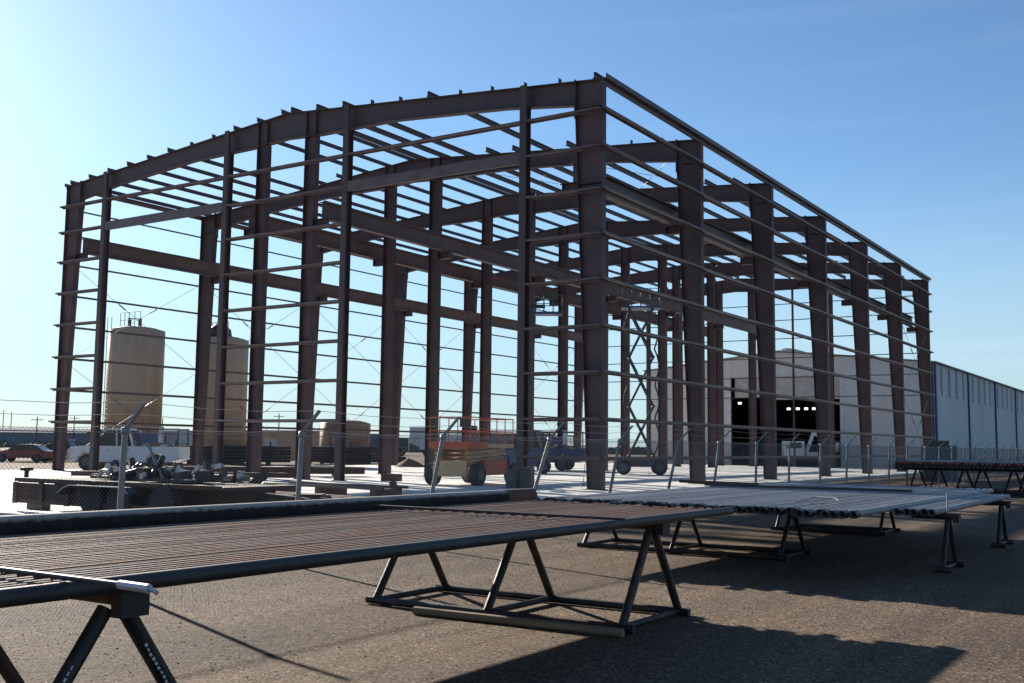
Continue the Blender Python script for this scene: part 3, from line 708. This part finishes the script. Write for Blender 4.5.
# ------------------------------------------------------------------ small scissor lift
def scissor_lift(label, loc, rz):
    t = thing('scissor_lift', label, 'scissor lift', loc, rz)      # origin: near wheel corner; x along length, y depth
    L, Wd = 3.0, 1.95
    ch = MB().box(-.35, L + .15, .12, Wd - .12, .42, .72).build('chassis', CREAM, t)
    MB().box(.55, L - .1, -.05, .12, .38, .98).build('side_cover', ORANGE, t)
    MB().box(-.42, -.351, .25, Wd - .25, .35, .95).build('end_plate', CREAM, t)
    MB().box(L - .45, L + .2, -.12, -.051, .75, 1.12).build('blue_sign', BPAINT, t)
    for (x, y) in ((0, 0), (L, 0), (0, Wd), (L, Wd)): wheel(t, (x, y - .02 if y == 0 else y, .42), .42, .32)
    for lev in range(4):
        for s2 in (.3, Wd - .3):
            z0 = .76 + lev * .16
            m = MB(); m.bar((-.2, s2, z0), (L - .1, s2, z0 + .15), .08, .1); m.bar((-.2, s2 + .1, z0 + .15), (L - .1, s2 + .1, z0), .08, .1); m.build('scissor_arm', CREAM, t)
    pf = MB().box(-.45, L + .3, .05, Wd - .05, 1.45, 1.62).build('platform', CREAM, t)
    MB().box(-.47, .9, .02, .049, 1.4, 1.68).build('red_edge', ORANGE, t); MB().box(-.5, -.451, .1, Wd - .1, 1.4, 1.68).build('red_edge', ORANGE, t)
    m = MB(); zt = 2.62
    for yy in (.08, Wd - .08):
        for z in (2.1, zt): m.tube((-.42, yy, z), (L + .27, yy, z), .024, 6)
        for k in range(6): x = -.42 + k * (L + .69) / 5; m.tube((x, yy, 1.6), (x, yy, zt), .024, 6)
    for x in (-.42, L + .27):
        for z in (2.1, zt): m.tube((x, .08, z), (x, Wd - .08, z), .024, 6)
    m.build('guard_rail', ORANGE, t)
    MB().box(-.35, -.05, .3, .6, 2.25, 2.6).build('control_box', DARKM, t)
    MB().box(-.1, .25, .15, .5, 2.12, 2.3).build('cable_reel', DARKM, t)
    return t
scissor_lift('small orange and cream scissor lift with its platform lowered', (-5.45, -.2, 0), radians(97))

def tall_lift(label, loc, rz, n=3, top=9.4):
    t = thing('scissor_lift', label, 'scissor lift', loc, rz)
    MB().box(-1.4, 1.4, -.9, .9, .45, 1.0).build('chassis', BPAINT, t)
    MB().box(-1.0, .3, -1.0, -.901, .5, 1.0).build('side_cover', DARKM, t)
    for s2 in (-1, 1): MB().path([(s2 * (.7 + .28 * abs(sin(q * .55))), -.72, 1.1 + q * .35) for q in range(24)], .05, 6).build('hose', DARKM, t)
    for x in (-1.0, 1.0):
        for y in (-.85, .85): wheel(t, (x, y, .42), .42, .3)
    h = (top - 1.05) / n
    for k in range(n):
        z0 = 1.05 + k * h
        for y in (-.55, .55):
            m = MB(); m.bar((-.68, y, z0), (.68, y, z0 + h), .12, .08, (0, 1, 0)); m.bar((.68, y + .1, z0), (-.68, y + .1, z0 + h), .12, .08, (0, 1, 0))
            m.build('scissor_arm', DPAINT, t)
        MB().tube((-.68, -.6, z0), (-.68, .7, z0), .09, 6).build('pivot_bar', DARKM, t); MB().tube((.68, -.6, z0), (.68, .7, z0), .09, 6).build('pivot_bar', DARKM, t)
    MB().box(-1.1, 1.1, -.7, .7, top, top + .1).build('platform', BPAINT, t)
    m = MB()
    for yy in (-.67, .67):
        for z in (top + .6, top + 1.1): m.tube((-1.05, yy, z), (1.05, yy, z), .02, 5)
        for k in range(5): m.tube((-1.05 + k * .525, yy, top + .05), (-1.05 + k * .525, yy, top + 1.1), .02, 5)
    for x in (-1.05, 1.05):
        for z in (top + .6, top + 1.1): m.tube((x, -.67, z), (x, .67, z), .02, 5)
    m.build('guard_rail', TEAL, t)
    return t
tall_lift('tall scissor lift raised to the crane beams behind the near corner column', (-8.7, 20.6, 0), radians(28))
def boom_lift(label, loc):
    t = thing('boom_lift', label, 'boom lift', loc, radians(30))
    MB().box(-1.2, 1.2, -.8, .8, .4, 1.2).build('chassis', BPAINT, t)
    for x in (-.9, .9):
        for y in (-.8, .8): wheel(t, (x, y, .4), .4, .3)
    MB().bar((0, 0, 1.2), (.0, 0, 9.6), .25, .3).build('mast', DARKM, t)
    MB().bar((0, 0, 9.5), (.9, 0, 9.5), .15, .2).build('jib', DARKM, t)
    MB().box(.3, 1.9, -.5, .5, 9.0, 9.15).build('basket_floor', BPAINT, t)
    m = MB()
    for yy in (-.48, .48):
        for z in (9.6, 10.1): m.tube((.3, yy, z), (1.9, yy, z), .025, 5)
        for k in range(4): m.tube((.3 + k * .53, yy, 9.1), (.3 + k * .53, yy, 10.1), .025, 5)
    m.build('guard_rail', TEAL, t)
boom_lift('boom lift with a small blue basket raised beside the wall post', (-14.1, 17.2, 0))

# boom truck at the warehouse door
t = thing('boom_truck', 'white utility truck with folded boom standing in the warehouse doorway', 'truck', (-12.4, 58.4, 0), radians(25))
t.scale = (.8, .8, .85)
MB().box(-1.2, 1.0, -1.1, 1.1, 1.0, 2.6).build('cab', WPAINT, t); MB().box(-.9, .7, -1.11, -1.101, 1.9, 2.45).build('window', GLASS, t)
MB().box(-1.2, 4.2, -1.1, 1.1, .6, .98).build('chassis', DARKM, t); MB().box(1.2, 4.2, -1.1, 1.1, 1.0, 1.5).build('bed', WPAINT, t)
MB().bar((1.3, -.4, 1.5), (2.1, -.4, 3.6), .3, .35).build('boom_arm', WPAINT, t); MB().bar((2.1, -.4, 3.5), (4.0, -.4, 1.9), .25, .3).build('boom_arm', PALE, t)
MB().lathe([(0, 0), (.5, 0), (.6, .9), (0, .9)], (4.2, -.4, 1.6), 10).build('bucket', WPAINT, t)
for x in (-.3, 2.8, 3.7):
    for y in (-1, 1): wheel(t, (x, y, .5), .5, .3)

# ------------------------------------------------------------------ flat trailer in front of the frame
t = thing('flat_trailer', 'long dark flat trailer with slatted sides standing between fence and frame', 'trailer', (-4.2, -19.9, 0))
TL = 6.6; zt = .72
MB().box(0, TL, 0, 2.1, zt - .1, zt - .03).build('deck', DWOOD, t)
m = MB(); m.box(-.05, TL, -.06, 0, zt - .08, zt); m.box(-.05, TL, -.05, -.001, .17, .27)
m.build('side_rail', RUST, t)
MB().box(.02, 2.15, -.019, -.004, .20, zt - .11).build('side_panel', RUST, t); MB().box(.6, TL - .2, .5, 1.6, .2, zt - .101).build('underside_fill', RUST, t)  # box under the deck is an added fill that darkens the open underside
m = MB()
for k in range(4): m.box(.1, 2.0, -.03, -.0195, .29 + k * .085, .35 + k * .085)
m.build('slats', DWOOD, t)
for x in (0, .95, 1.9): MB().box(x - .05, x + .1, -.09, -.0605, .16, zt - .09).build('stake_pocket', RUST, t)
MB().lathe([(0, .1), (.14, .1), (.14, .03), (.05, .02), (.05, -.12), (0, -.12)][::-1], (.3, .0, zt + .13), 14).build('winch', DARKM, t)
for x in (2.75, 3.65, 5.0): 
    wheel(t, (x, .02, .36), .36, .24, rim=False); wheel(t, (x, 2.1, .36), .36, .24, rim=False)
m = MB(); pts = [(1.95, .42), (2.2, .56), (2.4, .62), (4.15, .62), (4.3, .5)]
for (a, b), (c, d) in zip(pts[:-1], pts[1:]): m.bar((a, -.2, b), (c, -.2, d), .34, .02)
m.build('fender', DARKM, t)
m = MB()
for (a, b), (c, d) in zip(pts[:-1], pts[1:]): m.bar((a, -.375, b + .008), (c, -.375, d + .008), .012, .02)
m.build('fender_lip', CHROME, t)
MB().box(-.1, .5, .3, .5, .0, .16).build('jack_foot', DARKM, t)
MB().ibeam((TL, .9, .5), (TL + 1.4, .9, .42), .18, .12).build('tongue', DARKM, t)
# cargo: junk machinery
def junk(label, loc, seed, n=16, sx=1.6, sz=.5, name='scrap_machinery'):
    t = thing(name, label, 'scrap machinery', loc); rnd = random.Random(seed)
    m = MB()
    for k in range(n):
        a = V((rnd.uniform(0, sx), rnd.uniform(0, .9), rnd.uniform(.05, sz * .7))); b = a + V((rnd.uniform(-.45, .45), rnd.uniform(-.2, .2), rnd.uniform(-.05, .35)))
        if k % 3 == 0: m.bar(a, b, .12, .16)
        elif k % 3 == 1: m.tube(a, b, .06, 8)
        else: m.box(a.x - .12, a.x + .14, a.y - .1, a.y + .1, max(0, a.z - .12), a.z + .1)
    m.box(0, sx, 0, .95, 0, .06)
    m.build('engine_block', DARKM, t)
    m = MB()
    for k in range(n // 2):
        a = V((rnd.uniform(0, sx), rnd.uniform(-.1, .5), rnd.uniform(.1, sz))); b = a + V((rnd.uniform(-.2, .2), 0, rnd.uniform(-.12, .12)))
        m.bar(a, b, .05, .09)
    m.build('bright_bracket', SILV, t)
junk('dark engine parts with bright brackets heaped on the middle of the flat trailer', (-.9, -19.3, zt), 11, 22, 1.6, .3)
junk('smaller heap of bright and dark fittings near the left half of the flat trailer', (-2.9, -19.0, zt), 17, 14, 1.0, .25)
junk('upright dark machine on the slab right of the flat trailer cargo', (.4, -18.6, 0), 5, 18, 1.0, 1.05)
junk('low teal and dark scrap lying at the right end of the flat trailer', (1.9, -18.2, YG), 8, 22, 2.0, .55)
b_ = MB().tube((0, 0, 0), (-.55, 0, .75), .03, 8).build('leaning_bar', GALV, loc=(-.3, -19.1, zt + .05)); tag(b_, 'pale bar leaning up from the trailer scrap', 'bar')
t = thing('flatbed_deck', 'empty low flatbed with a pale deck behind the slatted trailer', 'trailer', (-11.0, -13.2, 0), radians(16))
MB().box(0, 4.4, 0, 2, .48, .54).build('deck', WOOD, t); MB().box(0, 4.4, -.02, 2.02, .30, .478).build('frame', DARKM, t)
for x in (1.4, 2.3): wheel(t, (x, .15, .26), .26, .2); wheel(t, (x, 1.85, .26), .26, .2)
t = thing('steel_table', 'long low dark steel rail table with box ends right of the trailer', 'steel table', (-3.6, -13.0, 0))
m = MB(); m.box(0, 4.2, -.06, .06, .40, .47); m.box(0, 4.2, .9, 1.02, .40, .47); m.build('rail', DARKM, t)
for x in (.2, 2.0, 3.9): MB().box(x - .1, x + .1, -.05, 1.0, 0, .399).build('leg', RUST, t)
b_ = MB().box(-.3, .3, -.3, .3, 0, .62).build('steel_bin', RUST, loc=(1.9, -17.0, YG), rotz=.6); tag(b_, 'square rusty steel bin left of the second fence post', 'bin')

# ------------------------------------------------------------------ far things
t = thing('dirt_mound', 'small reddish dirt mound beyond the frame', 'mound', (-28.6, 24.6, YG))
m = MB(); n = 18; rings = []
vs = []; rnd = random.Random(9)
for j in range(6):
    f = j / 5
    for i in range(n):
        a = 2 * pi * i / n; r = (1 - f) * (1.1 + .3 * sin(3 * a) + rnd.uniform(-.1, .1)); vs.append((r * 1.3 * cos(a), r * sin(a), .75 * f ** .8))
m.add(vs, [(j * n + i, j * n + (i + 1) % n, (j + 1) * n + (i + 1) % n, (j + 1) * n + i) for j in range(5) for i in range(n)], True); m.build('heap', DIRT, t)
def block(name, label, cat, loc, rz, L, D, H, m_, roofm=PALE):
    t = thing(name, label, cat, loc, rz)
    MB().box(-L / 2, L / 2, -D / 2, D / 2, 0, H).build('wall', m_, t)
    MB().prism([(-D / 2 - .3, H + .01), (D / 2 + .3, H + .01), (0, H + D * .07)], -L / 2 - .3, L / 2 + .3, 'x').build('roof', roofm, t)
    return t
block('far_warehouse', 'long low bluish grey building on the horizon at the left edge', 'building', (-235, 125, YG), radians(30), 42, 16, 3.6, FARW, FARW)
block('far_warehouse', 'small grey building behind the dark blue pickup', 'building', (-46.8, 66, YG), radians(32), 9, 7, 3.0, FARW, WHDARK)
block('far_warehouse', 'tiny pale building on the horizon right of the middle columns', 'building', (-168, 206, YG), radians(30), 7, 7, 6.5, PALE, PALE)
block('far_warehouse', 'low dark building on the horizon between the tanks and the frame', 'building', (-185, 175, YG), radians(30), 40, 10, 3.0, FARW, FARW)
rnd = random.Random(21)
for k, (px, dist) in enumerate([(-.30, 150), (-.22, 175), (-.13, 165), (-.06, 160), (.0, 170)]):
    fw = V((-.546, .838, 0)); rt = V((.838, .546, 0)); c = V((18.1, -34, YG)) + fw * dist + rt * dist * px
    lab = ['far truck trailer on the horizon behind the tan tanks', 'far truck trailer on the horizon near the low brown tank', 'far truck trailer on the horizon right of the low brown tank', 'far truck trailer on the horizon left of the orange lift', 'far truck trailer on the horizon behind the orange lift'][k]
    tt = thing('truck_trailer', lab, 'trailer', c, radians(30 + rnd.uniform(-15, 15)), 'truck trailers on the horizon')
    MB().box(-4, 4, -1.2, 1.2, 1.0, 3.3).build('box_body', [PALE, FARW, BPAINT, PALE, DPAINT][k], tt); MB().box(3.9, 5.6, -1.1, 1.1, .6, 2.7).build('cab', [RPAINT, WPAINT, DPAINT, BPAINT, WPAINT][k], tt)
    for x in (-3, -2, 4.6):
        for y in (-1, 1): wheel(tt, (x, y, .5), .5, .3, rim=False)
# utility poles
def pole(label, ang, dist, h, arms):
    fw = V((-.546, .838, 0)); rt = V((.838, .546, 0)); c = V((18.1, -34, YG)) + fw * dist + rt * dist * ang
    t = thing('utility_pole', label, 'utility pole', c, 0, 'utility poles on the horizon')
    MB().tube((0, 0, 0), (0, 0, h), .17, 6, .11).build('shaft', DWOOD, t)
    if arms: 
        MB().bar(-rt * 1.2 + V((0, 0, h - .6)), rt * 1.2 + V((0, 0, h - .6)), .12, .14).build('crossarm', DWOOD, t)
    return t
f = 1063.54
for lab, px, dist, py, arm in (('thin utility pole leftmost on the horizon', 5, 300, 410, 0), ('thin utility pole beside the leftmost one', 13, 300, 412, 0), ('utility pole with transformer left of the corner column', 39, 210, 417, 1),
        ('utility pole just right of the corner column', 76, 260, 416, 1), ('utility pole between the first tan tank and the next column', 164, 260, 418, 0), ('utility pole with crossarm above the low tan shed', 280, 240, 414, 1), ('short utility pole with crossarm above the low brown tank', 332, 280, 419, 1)):
    hor = 440 + .0111 * px
    pole(lab, (px - 512) / f, dist, 1.7 + (hor - py) * dist / f, arm)
# scrub strip on the horizon
m = MB(); rnd = random.Random(4)
for k in range(1400):
    fw = V((-.546, .838, 0)); rt = V((.838, .546, 0)); d = rnd.uniform(230, 420); a = rnd.uniform(-.62, .62)
    c = V((18.1, -34, YG)) + fw * d + rt * d * a; w = rnd.uniform(1, 4); h = rnd.uniform(.5, 2.0); w2 = rnd.uniform(.8, 2)
    m.add([c + V((-w, -w2, -.1)), c + V((w, -w2, -.1)), c + V((w, w2, -.1)), c + V((-w, w2, -.1)), c + V((-w * .5, -w2 * .4, h * .8)), c + V((w * .4, -w2 * .5, h)), c + V((w * .5, w2 * .5, h * .7)), c + V((-w * .4, w2 * .4, h * .9))],
          [(0, 1, 5, 4), (1, 2, 6, 5), (2, 3, 7, 6), (3, 0, 4, 7), (4, 5, 6, 7)])
tag(m.build('scrub', FARG), 'low dry scrub scattered along the far horizon', 'scrub', kind='stuff')
t = thing('portable_tank', 'dark green portable tank beyond the fence in front of the warehouse side', 'tank', (5.4, 30, YG), radians(10))
MB().box(-.9, .9, -2.5, 2.5, .3, 1.95).build('tank_body', TEAL, t); MB().box(-.5, .5, -.4, .4, 1.951, 2.25).build('hatch', DARKM, t); MB().box(-.95, .95, -2.6, 2.6, .0, .28).build('skid', DARKM, t)

# ------------------------------------------------------------------ world, sun, camera
EL = radians(21.5); SD = V((-.926, .378, 0)).normalized()
w = bpy.data.worlds.new('World'); S.world = w; w.use_nodes = True; nt = w.node_tree; L = nt.links.new
bg = nt.nodes['Background']; bg.inputs[1].default_value = .055
sky = nt.nodes.new('ShaderNodeTexSky'); sky.sky_type = 'NISHITA'; sky.sun_disc = False; sky.sun_elevation = EL
sky.sun_rotation = math.atan2(SD.x, SD.y); sky.air_density = 1.0; sky.dust_density = .5; sky.ozone_density = 1.6; sky.altitude = 900
tc = nt.nodes.new('ShaderNodeTexCoord'); mp = nt.nodes.new('ShaderNodeMapping'); mp.inputs['Scale'].default_value = (1.2, 1.2, 34); mp.inputs['Rotation'].default_value = (.02, .05, .4)
L(tc.outputs['Generated'], mp.inputs[0]); n = nt.nodes.new('ShaderNodeTexNoise'); n.inputs['Scale'].default_value = 1.6; n.inputs['Detail'].default_value = 6; n.inputs['Roughness'].default_value = .55
L(mp.outputs[0], n.inputs['Vector']); rp = nt.nodes.new('ShaderNodeValToRGB'); rp.color_ramp.elements[0].position = .52; rp.color_ramp.elements[0].color = (0, 0, 0, 1); rp.color_ramp.elements[1].position = .68; rp.color_ramp.elements[1].color = (.55, .55, .55, 1)
L(n.outputs['Fac'], rp.inputs[0])
sz = nt.nodes.new('ShaderNodeSeparateXYZ'); L(tc.outputs['Generated'], sz.inputs[0])
lm = nt.nodes.new('ShaderNodeMapRange'); lm.inputs[1].default_value = .12; lm.inputs[2].default_value = .22; lm.inputs[3].default_value = 1; lm.inputs[4].default_value = .12; L(sz.outputs[2], lm.inputs[0])
cm = nt.nodes.new('ShaderNodeMath'); cm.operation = 'MULTIPLY'; L(rp.outputs[0], cm.inputs[0]); L(lm.outputs[0], cm.inputs[1])
mx = nt.nodes.new('ShaderNodeMix'); mx.data_type = 'RGBA'; L(cm.outputs[0], mx.inputs[0]); L(sky.outputs[0], mx.inputs[6])
mu = nt.nodes.new('ShaderNodeVectorMath'); mu.operation = 'MULTIPLY_ADD'; mu.inputs[1].default_value = (.5, .5, .5); mu.inputs[2].default_value = (3.6, 3.9, 4.4)
L(sky.outputs[0], mu.inputs[0]); L(mu.outputs[0], mx.inputs[7])
ti = nt.nodes.new('ShaderNodeVectorMath'); ti.operation = 'MULTIPLY'; ti.inputs[1].default_value = (.77, .98, 1.13); L(mx.outputs[2], ti.inputs[0])
# pale air close to the horizon
sx = nt.nodes.new('ShaderNodeSeparateXYZ'); L(tc.outputs['Generated'], sx.inputs[0])
hr = nt.nodes.new('ShaderNodeMapRange'); hr.interpolation_type = 'SMOOTHERSTEP'; hr.inputs[1].default_value = -.02; hr.inputs[2].default_value = .30; hr.inputs[3].default_value = .8; hr.inputs[4].default_value = 0
L(sx.outputs[2], hr.inputs[0]); hm = nt.nodes.new('ShaderNodeMix'); hm.data_type = 'RGBA'; hm.inputs[7].default_value = (4.0, 5.4, 6.1, 1)
L(hr.outputs[0], hm.inputs[0]); L(ti.outputs[0], hm.inputs[6]); L(hm.outputs[2], bg.inputs[0])
sd = bpy.data.lights.new('sun', 'SUN'); sd.energy = 5.0; sd.angle = radians(.7); sd.color = (1, .92, .80)
so = bpy.data.objects.new('sun', sd); COL.objects.link(so)
so.rotation_euler = V((SD.x * cos(EL), SD.y * cos(EL), sin(EL))).to_track_quat('Z', 'Y').to_euler(); so.location = (-30, 10, 40)

cd = bpy.data.cameras.new('camera'); cam = bpy.data.objects.new('camera', cd); COL.objects.link(cam); S.camera = cam
cd.sensor_width = 36; cd.lens = 1063.54 / 1024 * 36; cd.clip_end = 9000; cd.clip_start = .1
pi_, ro_, ya_ = .0976, .0111, -.5780
pi_, ro_, ya_ = radians(5.5905), radians(.6346), radians(-33.1193)
fw = V((sin(ya_) * cos(pi_), cos(ya_) * cos(pi_), sin(pi_))); r = V((cos(ya_), -sin(ya_), 0)); up = r.cross(fw)
r2 = r * cos(ro_) + up * sin(ro_); u2 = -r * sin(ro_) + up * cos(ro_)
M = Matrix((r2, u2, -fw)).transposed().to_4x4(); M.translation = V((18.1175, -33.9704, 1.5496)); cam.matrix_world = M
S.view_settings.view_transform = 'Standard'; S.view_settings.look = 'None'; S.view_settings.exposure = 1.26; S.view_settings.gamma = 1
S.cycles.max_bounces = 6
